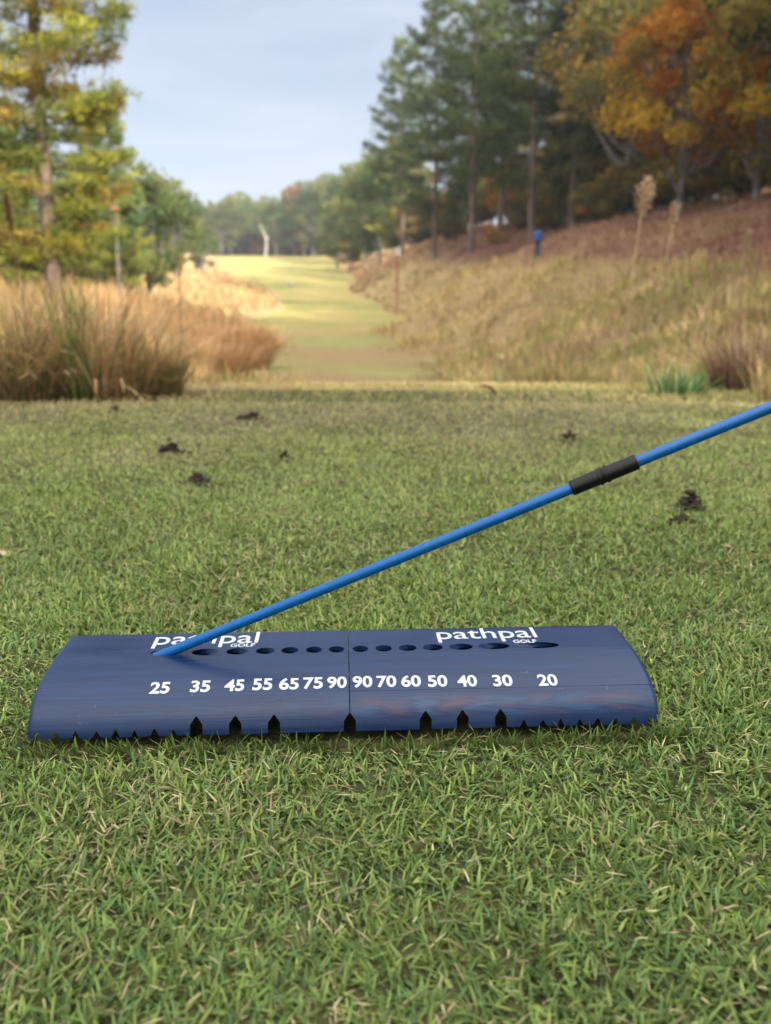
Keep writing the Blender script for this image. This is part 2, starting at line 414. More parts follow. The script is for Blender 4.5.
def simple(name, colr, rough=.4, spec=.5, metal=0):
    m, nt, N, L, P = new_mat(name)
    nz = N.new('ShaderNodeTexNoise'); nz.inputs['Scale'].default_value = 120; nz.inputs['Detail'].default_value = 4
    tc = N.new('ShaderNodeTexCoord'); L.new(tc.outputs['Object'], nz.inputs[0])
    mx = N.new('ShaderNodeMix'); mx.data_type='RGBA'; mx.inputs[6].default_value = (*[c*.88 for c in colr],1); mx.inputs[7].default_value = (*[min(1,c*1.1) for c in colr],1)
    L.new(nz.outputs['Fac'], mx.inputs[0]); L.new(mx.outputs[2], P.inputs['Base Color'])
    q = N.new('ShaderNodeMapRange'); q.inputs['To Min'].default_value = rough-.07; q.inputs['To Max'].default_value = rough+.07; L.new(nz.outputs['Fac'], q.inputs['Value']); L.new(q.outputs[0], P.inputs['Roughness'])
    P.inputs['Specular IOR Level'].default_value = spec; P.inputs['Metallic'].default_value = metal
    return m
M_rod = simple('blue_rod_enamel', (.001,.085,.28), .26, .35)
M_blk = simple('black_rubber', (.004,.004,.005), .35, .25)
M_postw = simple('post_dark', (.03,.03,.03), .8, .3)
M_postb = simple('post_blue', (.012,.06,.24), .5, .4)
M_sign = simple('sign_white', (.34,.31,.28), .6, .3)
M_red = simple('red_leaf', (.18,.035,.02), .7, .3)

device = empty('alignment_aid', (DX, DY, 0), DYAW)
tag(device, 'navy blue curved plastic shell on the grass, printed with a row of angle numbers', 'golf trainer')
TH = .0035
def shell_half(x0, x1, r0, r1):
    """solid shell from x0 to x1, edge rounding r0 at x0 and r1 at x1"""
    xs=[]; ins=[]
    for k in range(9):
        a = k/8*math.pi/2; xs.append(x0+r0*(1-math.cos(a))); ins.append(r0*(1-math.sin(a)))
    for x in np.linspace(x0+r0, x1-r1, 24)[1:-1]: xs.append(x); ins.append(0)
    for k in range(9):
        a = (1-k/8)*math.pi/2; xs.append(x1-r1*(1-math.cos(a))); ins.append(r1*(1-math.sin(a)))
    bm = bmesh.new(); n = len(PR)
    outer=[]; inner=[]
    for x, i_ in zip(xs, ins):
        i2 = i_
        outer.append([bm.verts.new((x, *(PR[k]-PN[k]*i2))) for k in range(n)])
        inner.append([bm.verts.new((x, *(PR[k]-PN[k]*(TH+ (r0 if x<(x0+x1)/2 else r1)*0 + .0002+ (0 if i2<TH else i2-TH))))) for k in range(n)])
    m = len(xs)
    for i in range(m-1):
        for k in range(n-1):
            bm.faces.new((outer[i][k], outer[i+1][k], outer[i+1][k+1], outer[i][k+1]))
            bm.faces.new((inner[i][k], inner[i][k+1], inner[i+1][k+1], inner[i+1][k]))
        for k in (0, n-1):
            f = (outer[i][k], inner[i][k], inner[i+1][k], outer[i+1][k])
            bm.faces.new(f if k == 0 else f[::-1])
    for i in (0, m-1):
        for k in range(n-1):
            f = (outer[i][k], outer[i][k+1], inner[i][k+1], inner[i][k])
            bm.faces.new(f if i == 0 else f[::-1])
    bmesh.ops.recalc_face_normals(bm, faces=bm.faces)
    return bm
def prism(bm, poly, y0, y1):
    a = [bm.verts.new((x,y0,z)) for x,z in poly]; b = [bm.verts.new((x,y1,z)) for x,z in poly]
    n = len(poly)
    fs = [bm.faces.new(a), bm.faces.new(b[::-1])]
    for i in range(n): fs.append(bm.faces.new((a[i], b[i], b[(i+1)%n], a[(i+1)%n])))
def cyl(bm, c, d, r, l0, l1, seg=28):
    d = Vector(d).normalized(); a = d.cross(Vector((0,1,0))).normalized(); b = d.cross(a)
    A = [bm.verts.new(Vector(c)+d*l0+r*(math.cos(t)*a+math.sin(t)*b)) for t in [i/seg*2*math.pi for i in range(seg)]]
    B = [bm.verts.new(Vector(c)+d*l1+r*(math.cos(t)*a+math.sin(t)*b)) for t in [i/seg*2*math.pi for i in range(seg)]]
    bm.faces.new(A); bm.faces.new(B[::-1])
    for i in range(seg): bm.faces.new((A[i], B[i], B[(i+1)%seg], A[(i+1)%seg]))
HOLES_L = [(-.1345,25),(-.1075,35),(-.0836,45),(-.0625,55),(-.0440,65),(-.0258,75),(-.0087,90)]
HOLES_R = [(.0095,90),(.0272,70),(.0456,60),(.0649,50),(.0865,40),(.1122,30),(.1454,20)]
TEETH = [-.2129,-.2003,-.1869,-.1728,-.16,-.1472,-.1337,-.1209,.1224,.1358,.1486,.1622,.1751,.188,.2009,.2125]
NOTCH = [-.1053,-.0787,-.052,.0004,.0533,.0793,.1061]
def make_half(x0, x1, r0, r1, holes, sgn, name):
    bm = shell_half(x0, x1, r0, r1); o = bm_obj(name, bm, M_shell, device)
    cb = bmesh.new()
    for lx, ang in holes:
        a = R(ang); dx = (math.cos(a)*sgn, 0, math.sin(a))
        rr = .0059
        cyl(cb, (lx, .0672, .0315), dx, rr, -.018/max(.34,math.sin(a))*.8, .018/max(.34,math.sin(a))*.8)
    for i,x in enumerate(TEETH):
        w = .0030+.0004*math.sin(i*2.3)
        if x0 < x < x1: prism(cb, [(x-w*1.4,-.0045),(x+w*1.4,-.0045),(x+.0004,.0028+.0004*math.cos(i*3.1)),(x-.0004,.0028+.0004*math.cos(i*3.1))], -.012, .016)
    for x in NOTCH:
        if x0-.003 < x < x1+.003: prism(cb, [(x-.0042,-.009),(x+.0042,-.009),(x+.0042,.0052),(x+.0006,.0100),(x-.0006,.0100),(x-.0042,.0052)], -.012, .03)
    bmesh.ops.recalc_face_normals(cb, faces=cb.faces)
    cut = bm_obj('cutter', cb, M_shell, device)
    md = o.modifiers.new('b','BOOLEAN'); md.operation='DIFFERENCE'; md.solver='EXACT'; md.object = cut
    if hasattr(md,'use_self'): md.use_self = True
    dg = bpy.context.evaluated_depsgraph_get(); dg.update()
    me = bpy.data.meshes.new_from_object(o.evaluated_get(dg)); o.modifiers.clear(); o.data = me; me.name = name
    for p in me.polygons: p.use_smooth = True
    try: me.set_sharp_from_angle(angle=R(28))
    except Exception: pass
    bpy.data.objects.remove(cut)
    return o
halfL = make_half(-.2200, .00025, .0045, .0003, HOLES_L, 1, 'shell_panel')
halfR = make_half(.00065, .2200, .0003, .0045, HOLES_R, -1, 'shell_panel')

# printed lettering, laid on the curved surface
def text_mesh(txt, bold):
    cu = bpy.data.curves.new('t','FONT'); cu.body = txt; cu.size = 1; cu.offset = bold; cu.resolution_u = 5
    ob = bpy.data.objects.new('t', cu); COL.objects.link(ob)
    dg = bpy.context.evaluated_depsgraph_get(); dg.update()
    me = bpy.data.meshes.new_from_object(ob.evaluated_get(dg)); bpy.data.objects.remove(ob)
    return me
def lettering(txt, bold, u0, u1, vt, vb, name, parent, skew=0, flat=False):
    """place a word so that it spans the surface between two lines of sight"""
    me = text_mesh(txt, bold)
    bm = bmesh.new(); bm.from_mesh(me)
    ys = [v.co.y for v in bm.verts]; xs = [v.co.x for v in bm.verts]
    y0, y1, x0, x1 = min(ys), max(ys), min(xs), max(xs)
    if not flat:
        for k in range(1, 8):
            yy = y0+(y1-y0)*k/8
            bmesh.ops.bisect_plane(bm, geom=bm.verts[:]+bm.edges[:]+bm.faces[:], plane_co=(0,yy,0), plane_no=(0,1,0))
    um = (u0+u1)/2
    while s_of_pixel(um, vt) is None: vt += .3; vb += .3
    la, sa = s_of_pixel(um, vb); lb, sb = s_of_pixel(um, vt)
    l0, _ = s_of_pixel(u0, (vt+vb)/2); l1, _ = s_of_pixel(u1, (vt+vb)/2)
    for v in bm.verts:
        fx = (v.co.x-x0)/(x1-x0); fy = (v.co.y-y0)/(y1-y0)
        p = surf(l0+(l1-l0)*fx+skew*(fy-.5), sa+(sb-sa)*fy, .00018); v.co = p
    bmesh.ops.triangulate(bm, faces=bm.faces)
    bm.normal_update()
    up = sum((f.normal.z*f.calc_area() for f in bm.faces))
    if up < 0: bmesh.ops.reverse_faces(bm, faces=bm.faces)
    return bm_obj(name, bm, M_white, parent)
NUMS = [('25',160,688),('35',200.5,686.5),('45',234.5,685.5),('55',262.5,684.5),('65',289,684),('75',313,683.3),('90',337,682.6)]
NUMR = [('90',362.5,682),('70',386.5,681.6),('60',411,681.2),('50',437.5,681.2),('40',467,681),('30',502.5,680.7),('20',547.5,680.2)]
for s_, par in ((NUMS, halfL), (NUMR, halfR)):
    for t, u, v in s_:
        o = lettering(t, .027, u-9.8, u+9.8, v-5.8, v+5.8, 'angle_number', par)
        o['label'] = 'white printed angle number '+t
lettering('pathpal', .006, 155, 258.5, 632.5, 647, 'logo_lettering', halfL, flat=True)
lettering('GOLF', .028, 230.5, 255, 643.6, 647, 'logo_lettering', halfL, flat=True)
lettering('pathpal', .006, 436.5, 536.5, 628.4, 641.8, 'logo_lettering', halfR, flat=True)
lettering('GOLF', .028, 513, 536.5, 639.7, 643, 'logo_lettering', halfR, flat=True)
# two fine moulding lines along the shell
def seam_line(u0, v0, u1, v1, par, x0=None, x1=None):
    a = s_of_pixel(u0, v0); b = s_of_pixel(u1, v1); s = (a[1]+b[1])/2
    x0 = a[0] if x0 is None else x0; x1 = b[0] if x1 is None else x1
    t = Tubes(); pts = [surf(x, s, -.00012) for x in np.linspace(x0, x1, 12)]
    t.add(np.array(pts), .00028, 6); t.build('moulding_line', M_line, par)
M_line = simple('line_plastic', (.010,.016,.04), .5, .3)
seam_line(355, 688.5, 648, 687, halfR, .001, .2165)
seam_line(355, 652.6, 630, 649.5, halfR, .001, .2165)
seam_line(56, 658, 340, 653.2, halfL, -.2165, -.0005)

# ------------------------------------------------------------------ alignment rod
def dev_to_world(p):
    return Vector((DX+p[0]*cy-p[1]*sy, DY+p[0]*sy+p[1]*cy, p[2]))
P0 = dev_to_world((-.1365, .0655, .0318))
A_, E_ = R(-11.2)+DYAW, R(24.85)
dirr = Vector((math.cos(E_)*math.cos(A_), math.cos(E_)*math.sin(A_), math.sin(E_)))
rod = empty('alignment_rod', P0)
tag(rod, 'bright blue rod with a black joining sleeve, rising rightward from the navy shell', 'alignment rod')
def rod_part(name, l0, l1, radf, mat, seg=28, steps=None):
    t = Tubes(); ls = steps or [l0, l1]
    pts = np.array([list(dirr*l) for l in ls]); t.add(pts, [radf(l) if callable(radf) else radf for l in ls], seg)
    o = t.build(name, mat, rod); 
    try: o.data.set_sharp_from_angle(angle=R(30))
    except Exception: pass
    return o
RR = .0038
rod_part('rod_section', -.050, .3395, RR, M_rod)
rod_part('rod_section', .3485, .86, RR, M_rod)
c0, c1, cm = .3215, .3675, .3440
st = [c0, c0+.0002, c0+.0008, c0+.0012, cm-.0035, cm-.0033, cm-.0015, cm-.0013, cm-.0003, cm, cm+.0003, cm+.0013, cm+.0015, cm+.0033, cm+.0035, c1-.0012, c1-.0008, c1-.0002, c1]
rd = [RR, .0050, .0053, .0053, .0053, .0059, .0059, .0053, .0053, .0059, .0053, .0053, .0059, .0059, .0053, .0053, .0053, .0050, RR]
lk = dict(zip(st, rd))
rod_part('joining_sleeve', c0, c1, lambda l: lk[l], M_blk, 32, st)
rod_part('end_cap', .858, .885, lambda l: .0048 if l<.88 else .003, M_blk, 24, [.858,.859,.878,.885])

# ------------------------------------------------------------------ small things on the lawn
def clod(px, py, w, h, label, seed, n=14, red=None, dz=0):
    w *= 1.25; h *= 1.35; g = ground_at(px, py+1); sc = (g[1]*math.cos(PITCH)+(HC-g[2])*math.sin(PITCH))/F_PX
    rw = w*sc/2; hh = h*sc
    r = random.Random(seed); bm = bmesh.new()
    for k in range(n*4):
        a = r.uniform(0, 6.28); q = r.random()**.7*1.25
        x = math.cos(a)*q*rw*.95; y = math.sin(a)*q*rw*.8
        zz = max(0, (1-min(1,q)**1.3)*hh*r.uniform(.2,.95)); sz0 = rw*r.uniform(.09,.24)*(1.2-.75*q)
        ret = bmesh.ops.create_icosphere(bm, subdivisions=2, radius=1)
        off = Vector((x,y,zz+sz0*.3)); sq = Vector((r.uniform(.6,1.5), r.uniform(.6,1.4), r.uniform(.5,1.0)))
        for v in ret['verts']:
            c = v.co; nn = 1+.9*(float(hash_noise(c.x+k*3.1, c.y+c.z*1.7, 1.6, k))-.5)+.5*(float(hash_noise(c.x*2+c.z, c.y*2+k, 2.3, k+5))-.5)
            v.co = Vector((c.x*sq.x*nn, c.y*sq.y*nn, c.z*sq.z*nn))*sz0+off
    o = bm_obj('soil_clod', bm, M_clod, smooth=False); o.location = (g[0], g[1], max(GZ, -.02)+.006+dz)
    tag(o, label, 'soil clod', 'crumbly dark soil clods scattered on the tee')
    return o
clod(169, 455, 22, 10, 'dark crumbly soil clod, the upper left one near the tall grass clump', 1, 16)
clod(199, 485, 20, 9, 'wide flat dark soil clod, nearest the shell on the left side of the lawn', 2, 16)
clod(285, 461, 12, 7, 'small brown soil clod left of the fairway mouth', 3, 9)
clod(229, 456, 9, 6, 'tiny dark soil clod between two larger ones on the left lawn', 12, 6)
clod(688, 511, 27, 13, 'tallest dark soil clod, on the right side of the lawn below the rod', 4, 22)
clod(681, 527, 26, 5, 'low brown smear of soil just in front of the tallest clod', 5, 12)
clod(569, 442, 18, 8, 'dark soil clod just above the black joining sleeve', 6, 9)
clod(516, 520, 14, 10, 'dark soil clod half hidden behind the blue rod', 7, 9)
clod(116, 414, 12, 7, 'soil clod at the foot of the tall grass clump', 8, 9)
clod(250, 421, 24, 5, 'low dark strip of soil at the far edge of the tee', 9, 14)
def flat_leaf(name, px, py, w, label, cat, matl, seed, rz=.3, lift=.004):
    g = ground_at(px, py); sc = (g[1]*math.cos(PITCH)+(HC-g[2])*math.sin(PITCH))/F_PX; s = w*sc/2
    bm = bmesh.new(); r = random.Random(seed); n = 9; L_=[]; Rr=[]; Md=[]
    for i in range(n):
        t = i/(n-1); x = (t-.5)*2*s; wd = s*.45*math.sin(math.pi*min(1,t*.95+.04))**.7; z = s*.5*math.sin(t*3+seed)+s*.25
        L_.append(bm.verts.new((x, wd*r.uniform(.7,1.1), z+wd*.6))); Md.append(bm.verts.new((x,0,z))); Rr.append(bm.verts.new((x,-wd*r.uniform(.7,1.1), z+wd*.5)))
    for i in range(n-1):
        bm.faces.new((L_[i],Md[i],Md[i+1],L_[i+1])); bm.faces.new((Md[i],Rr[i],Rr[i+1],Md[i+1]))
    o = bm_obj(name, bm, matl, smooth=True); o.location = (g[0], g[1], g[2]+lift); o.rotation_euler = (0,0,rz)
    md = o.modifiers.new('thickness','SOLIDIFY'); md.thickness = s*.05
    tag(o, label, cat); return o
M_strawleaf = noise_mat('straw_leaf', [(.3,.22,.13),(.5,.42,.3)], 80, 4, .8)
flat_leaf('fallen_leaf', 489, 402, 18, 'curled dark red leaf lying at the far edge of the tee', 'leaf', M_red, 1, .3, .03)
flat_leaf('fallen_leaf', 735, 556, 22, 'pale straw coloured leaf lying in the grass right of the shell', 'leaf', M_strawleaf, 2, .15)
flat_leaf('fallen_leaf', 8, 557, 20, 'thin pale leaf at the left border of the lawn', 'leaf', M_strawleaf, 3, -.1)

# ------------------------------------------------------------------ rough grass (uncountable)
def sample_fan(n, d0, d1, a0, a1):
    """area-uniform in log distance so near and far get equal cover"""
    d = np.exp(rng.uniform(math.log(d0), math.log(d1), n)); a = rng.uniform(a0, a1, n)
    return a*d, d
def pick(cols, n, noise=.18):
    cols = np.array(cols); i = rng.integers(0, len(cols), n)
    return cols[i]*rng.uniform(1-noise, 1+noise, (n,1))
def rough_blades(name, x, d, L, W, cols, tilt=(.0,.35), curve=(.1,.9), mat=M_dry, nseg=3, label=None, cat='grass'):
    n = len(x); P = np.stack([x, d, Hh(x,d)-.01], 1)
    o = blades(name, P, rng.uniform(0,6.283,n), rng.uniform(*tilt,n), rng.uniform(*curve,n), L, W, cols, mat, nseg)
    tag(o, label, cat, None, 'stuff'); return o
# right bank: short rusty cover high up, olive/tan tangle lower down
x, d = sample_fan(76000, 2.75, 118, -.04, .62)
k = x > XR(d)+np.interp(d,[2.7,4,6,75],[-2.4,-.4,0,0])+.25*(hash_noise(x,d,.8,9)-.5)*np.minimum(d*.3,3)
x, d = x[k], d[k]; n = len(x)
up = rusty(x, d)
tan_ = pick([(.44,.32,.17),(.36,.27,.13),(.27,.25,.09),(.52,.41,.25),(.20,.20,.07),(.30,.18,.10)], n)*(.55+.95*hash_noise(x,d,1.3,41))[:,None]
rust = pick([(.185,.08,.06),(.24,.115,.085),(.14,.085,.06),(.27,.165,.125)], n)*(.75+.5*hash_noise(x,d,.7,43))[:,None]
grn = pick([(.18,.22,.07),(.24,.25,.08),(.28,.26,.10)], n)
isg = (hash_noise(x,d,.9,13)+rng.normal(0,.08,n) > .56)[:,None]
cols = np.where(isg, grn*.7+tan_*.3, tan_); cols = cols*(1-up[:,None])+rust*up[:,None]
band = (np.exp(-((d-62)/30)**2)*(1-up*.7))[:,None]; cols = cols*(1-.5*band)+np.array([.55,.40,.16])*.5*band  # golden sunlit look mixed into the blade colour across the middle distance
L = rng.uniform(.10,.34,n)*np.interp(d,[2.7,4,7,20,50,118],[.30,.6,1,1.5,1.9,2.2])*(1-.45*up)*(.3+1.5*hash_noise(x,d,1.3,17)**1.6)
W = np.maximum(.004, d*.0019)*rng.uniform(.6,1.3,n)
rough_blades('bank_grass', x, d, L, W, cols, (0,.7), (.1,1.3), label='dry olive and rusty rough grass covering the right bank')
# verge at the far edge of the tee
x, d = sample_fan(90000, 2.6, 5.6, -.5, .55)
k = rng.random(len(x)) < .25+.75*(np.abs(hash_noise(x,d,1.7,61)-.5)*2)+.3*sstep(x,.2,1); x,d=x[k],d[k]; n=len(x)
mixg = (hash_noise(x,d,1.2,63)+.22*(1-sstep(d,2.6,3.4))+rng.normal(0,.15,n) > .60)[:,None]
cols = np.where(mixg, pick([(.30,.27,.11),(.26,.25,.09),(.22,.24,.08)], n), pick([(.36,.29,.15),(.30,.235,.115),(.41,.34,.2)], n))
rough_blades('verge_grass', x, d, rng.uniform(.012,.036,n), rng.uniform(.004,.007,n), cols, (.3,1.2), (.2,.8), label='pale straw verge grass along the far edge of the tee')
# left: orange broomsedge field, sunlit
x, d = sample_fan(52000, 4.2, 45, -.62, -.08)
edge = XL(d)-np.interp(d,[4,8,13,20,30,45],[.9,.95,.9,.5,-.1,.3]); k = x < edge+.3*(hash_noise(x,d,.9,19)-.5); x, d, edge = x[k], d[k], edge[k]; n = len(x)
prox = np.clip((edge-x)/1.6, .25, 1)
L = rng.uniform(.5,1.0,n)*np.interp(d,[4,7,12,20,45],[.38,.62,.9,1.25,1.3])*(.45+.55*prox)*(.6+.7*hash_noise(x,d,.7,21))
cols = pick([(.52,.31,.15),(.46,.28,.14),(.56,.39,.20),(.38,.20,.11),(.50,.38,.19),(.32,.22,.11)], n)
gmask = (hash_noise(x,d,.5,23) > .7)[:,None]; cols = np.where(gmask, cols*.5+np.array([.16,.17,.06])*.5, cols)
W = np.maximum(.004, d*.0016)*rng.uniform(.6,1.3,n)
rough_blades('broomsedge_grass', x, d, L, W, cols, (0,.25), (.0,.75), label='orange tan broomsedge filling the hollow left of the fairway')
# low tufts between broomsedge and fairway, and along the fairway edges
x, d = sample_fan(16000, 4, 60, -.35, .12); n = len(x)
e1 = np.abs(x-XL(d)); e2 = np.abs(x-XR(d)); k = (np.minimum(e1,e2) < .02*d+.5*rng.random(n)); x,d=x[k],d[k]; n=len(x)
rough_blades('edge_grass', x, d, rng.uniform(.05,.16,n), np.maximum(.005,d*.0016), pick([(.28,.22,.10),(.20,.19,.07),(.34,.25,.13)], n), (.1,1.), (.2,.9), label='low tufted grass along both edges of the fairway')
# far field left
x, d = sample_fan(15000, 45, 190, -.5, .02); k = (x < XL(d)-1); x,d=x[k],d[k]; n=len(x)
rough_blades('field_grass', x, d, rng.uniform(.5,1.1,n), d*.0022, pick([(.45,.32,.16),(.40,.24,.13),(.48,.40,.2)], n), (0,.4), (.1,.8), label='sunlit straw coloured field beyond the broomsedge')
x, d = sample_fan(9000, 112, 230, -.16, .12); k = (x > XR(d)+.5); x,d=x[k],d[k]; n=len(x)
rough_blades('slope_grass', x, d, rng.uniform(.3,.7,n), d*.0022, pick([(.44,.32,.17),(.42,.26,.15),(.26,.15,.09)], n), (0,.4), (.1,.8), label='reddish grass on the far slope right of the fairway')

# ------------------------------------------------------------------ grass clumps and single plants
def clump(name, px, d, n, L, rad, cols, label, W=(.004,.008), tilt=(0,.55), curve=(.2,1.3), mat=M_dry, cat='grass clump', nseg=5):
    x0 = xat(px, d); z0 = float(Hh(x0, d))
    a = rng.uniform(0,6.283,n); r = rad*np.sqrt(rng.random(n))
    P = np.stack([np.cos(a)*r, np.sin(a)*r*.8, np.full(n,-.02)+0*r], 1)
    az = a+rng.normal(0,.6,n)
    t = rng.uniform(*tilt,n)*(.4+.6*r/rad)
    o = blades(name, P, az, t, rng.uniform(*curve,n), rng.uniform(*L,n), rng.uniform(*W,n), pick(cols,n,.25), mat, nseg)
    o.location = (x0, d, z0); tag(o, label, cat); return o
tanc = [(.50,.36,.22),(.44,.32,.20),(.46,.31,.20),(.25,.22,.09),(.50,.38,.22),(.20,.21,.07),(.2,.16,.08)]
clump('grass_clump', 92, 3.1, 1000, (.14,.54), .19, tanc+[(.46,.27,.15)], 'large arching clump of tan and olive grass at the left edge of the tee', (.003,.007), (0,.95), (.2,1.5))
clump('grass_clump', 8, 3.0, 850, (.22,.50), .16, tanc, 'tan grass clump cut by the left border of the photo', (.003,.007), (0,.9), (.2,1.5))
clump('grass_clump', 150, 3.2, 600, (.14,.30), .10, [(.42,.34,.18),(.32,.27,.14)], 'low thin grass clump spilling right from the large one')
clump('grass_clump', 60, 3.5, 380, (.34,.52), .14, [(.42,.28,.17),(.46,.32,.19),(.32,.22,.13)], 'brown upright grass clump behind the arching ones')
clump('sedge_plant', 70, 2.95, 26, (.34,.46), .05, [(.12,.19,.06),(.16,.22,.07)], 'few upright green blades standing in the tan clump', (.008,.013), (0,.3), (0,.35), M_grass, 'grass')
clump('green_plant', 684, 3.25, 70, (.09,.16), .09, [(.10,.18,.075),(.14,.22,.09)], 'low bright green leafy plant at the foot of the right bank', (.009,.016), (.1,.9), (.1,.8), M_grass, 'plant')
clump('grass_clump', 757, 3.5, 700, (.12,.30), .16, [(.2,.13,.1),(.26,.18,.13),(.15,.10,.07)], 'greyish brown dry grass clump at the right border of the photo')
clump('grass_clump', 568, 5.2, 380, (.1,.28), .30, [(.24,.23,.09),(.34,.27,.13),(.28,.20,.10)], 'olive green grass clump on the lower right bank')
clump('grass_clump', 500, 5.6, 360, (.08,.24), .32, [(.17,.21,.08),(.26,.24,.10),(.34,.28,.14)], 'low green grass clump near the fairway mouth on the right')
clump('broomsedge_clump', 226, 27.0, 1500, (.9,1.7), 1.3, [(.50,.30,.15),(.54,.37,.20),(.40,.22,.12)], 'rounded orange broomsedge clump at the left edge of the fairway', (.03,.05), (0,.6), (.2,1.2))
clump('broomsedge_clump', 205, 19.0, 1100, (.6,1.2), .9, [(.46,.28,.15),(.50,.34,.19),(.34,.21,.11)], 'shorter orange brown broomsedge clump in front of the rounded one', (.02,.034), (0,.7), (.2,1.3))
M_stem = noise_mat('dry_stem', [(.2,.14,.09),(.36,.27,.18)], 30, 3, .9)
M_stemd = noise_mat('brown_stem', [(.10,.055,.035),(.18,.10,.06)], 30, 3, .9)
def seed_stalk(px, d, y_top, y_base, lean, head_len, head_w, label, mats, hc, hn=520):
    x0 = xat(px, d); z0 = float(Hh(x0, d)); top = HC+(310-y_top)/F_PX*d
    Hs = top-z0
    root = empty('seed_stalk', (x0, d, z0)); tag(root, label, 'dry plant', 'dry seed stalks')
    dxx = lean/F_PX*d
    ts = np.linspace(0,1,9); pts = np.stack([dxx*ts**1.6, .02*np.sin(ts*3), Hs*ts-.02*(1-ts)],1)
    t = Tubes(); t.add(pts, np.interp(ts,[0,1],[.0038,.0022])*d/3.6, 6); t.build('stem', mats, root)
    q = rng.random(hn); ctr = np.stack([np.interp(1-q*head_len/Hs, ts, pts[:,0]), np.interp(1-q*head_len/Hs, ts, pts[:,1]), Hs-q*head_len+.01],1)
    g = ctr+rng.normal(0,1,(hn,3))*np.array([1,1,1.2])*(head_w*(.35+.65*np.sin(np.pi*np.clip(q*1.05,0.05,1))*(.6+.8*hash_noise(q*3,q,3,5)))[:,None])*.5
    A = unit(rng.normal(0,1,(hn,3))+np.array([0,0,1.2]))*rng.uniform(.006,.014,(hn,1)); B = unit(np.cross(A, rng.normal(0,1,(hn,3))))*rng.uniform(.0015,.003,(hn,1))
    V = np.stack([g-A, g-B, g+A, g+B],1).reshape(-1,3); Fq = np.arange(hn*4).reshape(-1,4)
    mesh_np('seed_head', V, Fq, M_dry, np.repeat(pick(hc,hn),4,0), root)
seed_stalk(627, 3.9, 192, 300, 11, .13, .040, 'tall pale dry stalk with a fluffy twisted seed head on the right bank', M_stem, [(.34,.25,.17),(.27,.19,.13)])
seed_stalk(660, 4.1, 214, 300, 7, .10, .026, 'shorter faded seed stalk just right of the tallest one', M_stem, [(.36,.26,.18),(.28,.2,.14)], 350)
seed_stalk(738, 4.3, 238, 300, 4, .10, .02, 'thin faded seed stalk near the right border', M_stem, [(.3,.22,.15)], 200)
seed_stalk(690, 3.4, 310, 370, 14, .06, .014, 'short bent straw stalk beside the green leafy plant', M_stem, [(.4,.3,.2)], 160)
seed_stalk(24, 3.6, 206, 300, -8, .13, .013, 'dark brown narrow seed spike rising in front of the left pine', M_stemd, [(.13,.07,.045),(.18,.10,.06)], 420)
seed_stalk(178, 5.5, 262, 330, 4, .12, .02, 'thin reddish stalk above the broomsedge', M_stemd, [(.24,.13,.08)], 160)

# ------------------------------------------------------------------ trees
def quads(centers, A, B): 
    V = np.stack([centers-A, centers-B, centers+A, centers+B],1).reshape(-1,3)
    return V, np.arange(len(V)).reshape(-1,4)
def pine_proto(name, H, Rad, base, cols, seed, step=.5, per=5, tufts=16, need=.11, needw=.018, nper=7, trunk_r=.18, bark=M_bark, lean=0, shape=.75, mat=M_pine, spread=.24):
    r = np.random.default_rng(seed)
    root = empty(name)
    T = Tubes(); zs = np.linspace(-.6,H,26)
    wob = lambda z: np.stack([lean*z+.012*H*np.sin(z*.35+seed)*(np.maximum(z,0)/H), .01*H*np.cos(z*.3+seed)*(np.maximum(z,0)/H), z],-1)
    T.add(wob(zs), np.interp(zs,[-.6,.3,H*.5,H],[trunk_r*1.25,trunk_r,trunk_r*.62,.02]), 9)
    Cs=[]; Cc=[]; 
    z = base*H
    cols = np.array(cols)
    while z < H*.985:
        t = (z/H-base)/(1-base)
        Lm = Rad*(1-t)**shape*min(1,.55+t*3)
        for b in range(per):
            if r.random() < .12: continue
            az = r.uniform(0,6.283); L = Lm*r.uniform(.55,1.12)+.15
            zz = z+r.uniform(-.4,.4)*step; up = r.uniform(-.12,.22)+.35*t
            q = np.linspace(0,1,6)
            p0 = wob(np.array([zz]))[0]
            rad_ = q*L; pz = zz+up*rad_-.10*L*np.sin(q*2.2)+.10*L*q**3
            pts = np.stack([p0[0]+np.cos(az)*rad_, p0[1]+np.sin(az)*rad_, pz],1)
            T.add(pts, np.interp(q,[0,1],[.012+.011*L,.006]), 4)
            nt = max(3,int(tufts*L/Rad*r.uniform(.7,1.2)))
            qq = r.uniform(.22,1.03,nt)**.8
            c = np.stack([np.interp(qq,q,pts[:,k]) for k in range(3)],1)
            lat = r.normal(0,spread*L*.55,nt)*np.clip(1.15-qq*.6,.3,1)
            c[:,0] += -np.sin(az)*lat; c[:,1] += np.cos(az)*lat; c[:,2] += np.abs(r.normal(0,.05,nt))*L*.5+.02
            bc = cols[r.integers(0,len(cols))]*r.uniform(.75,1.25)
            Cs.append(c); Cc.append(np.tile(bc,(nt,1))*r.uniform(.8,1.2,(nt,1)))
        z += step*r.uniform(.75,1.25)
    c = np.concatenate(Cs); cc = np.concatenate(Cc); n = len(c)
    c = np.repeat(c,nper,0); cc = np.repeat(cc,nper,0)*r.uniform(.8,1.2,(n*nper,1))
    dv = unit(r.normal(0,1,(n*nper,3))+np.array([0,0,.35])); ln = need*r.uniform(.6,1.3,(n*nper,1))
    A = dv*ln*.5; ctr = c+dv*ln*.6; B = unit(np.cross(dv, r.normal(0,1,(n*nper,3))))*needw*.5*r.uniform(.7,1.4,(n*nper,1))
    V,Fq = quads(ctr,A,B)
    T.build('trunk', bark, root)
    mesh_np('crown', V, Fq, mat, np.repeat(cc,4,0), root)
    return root
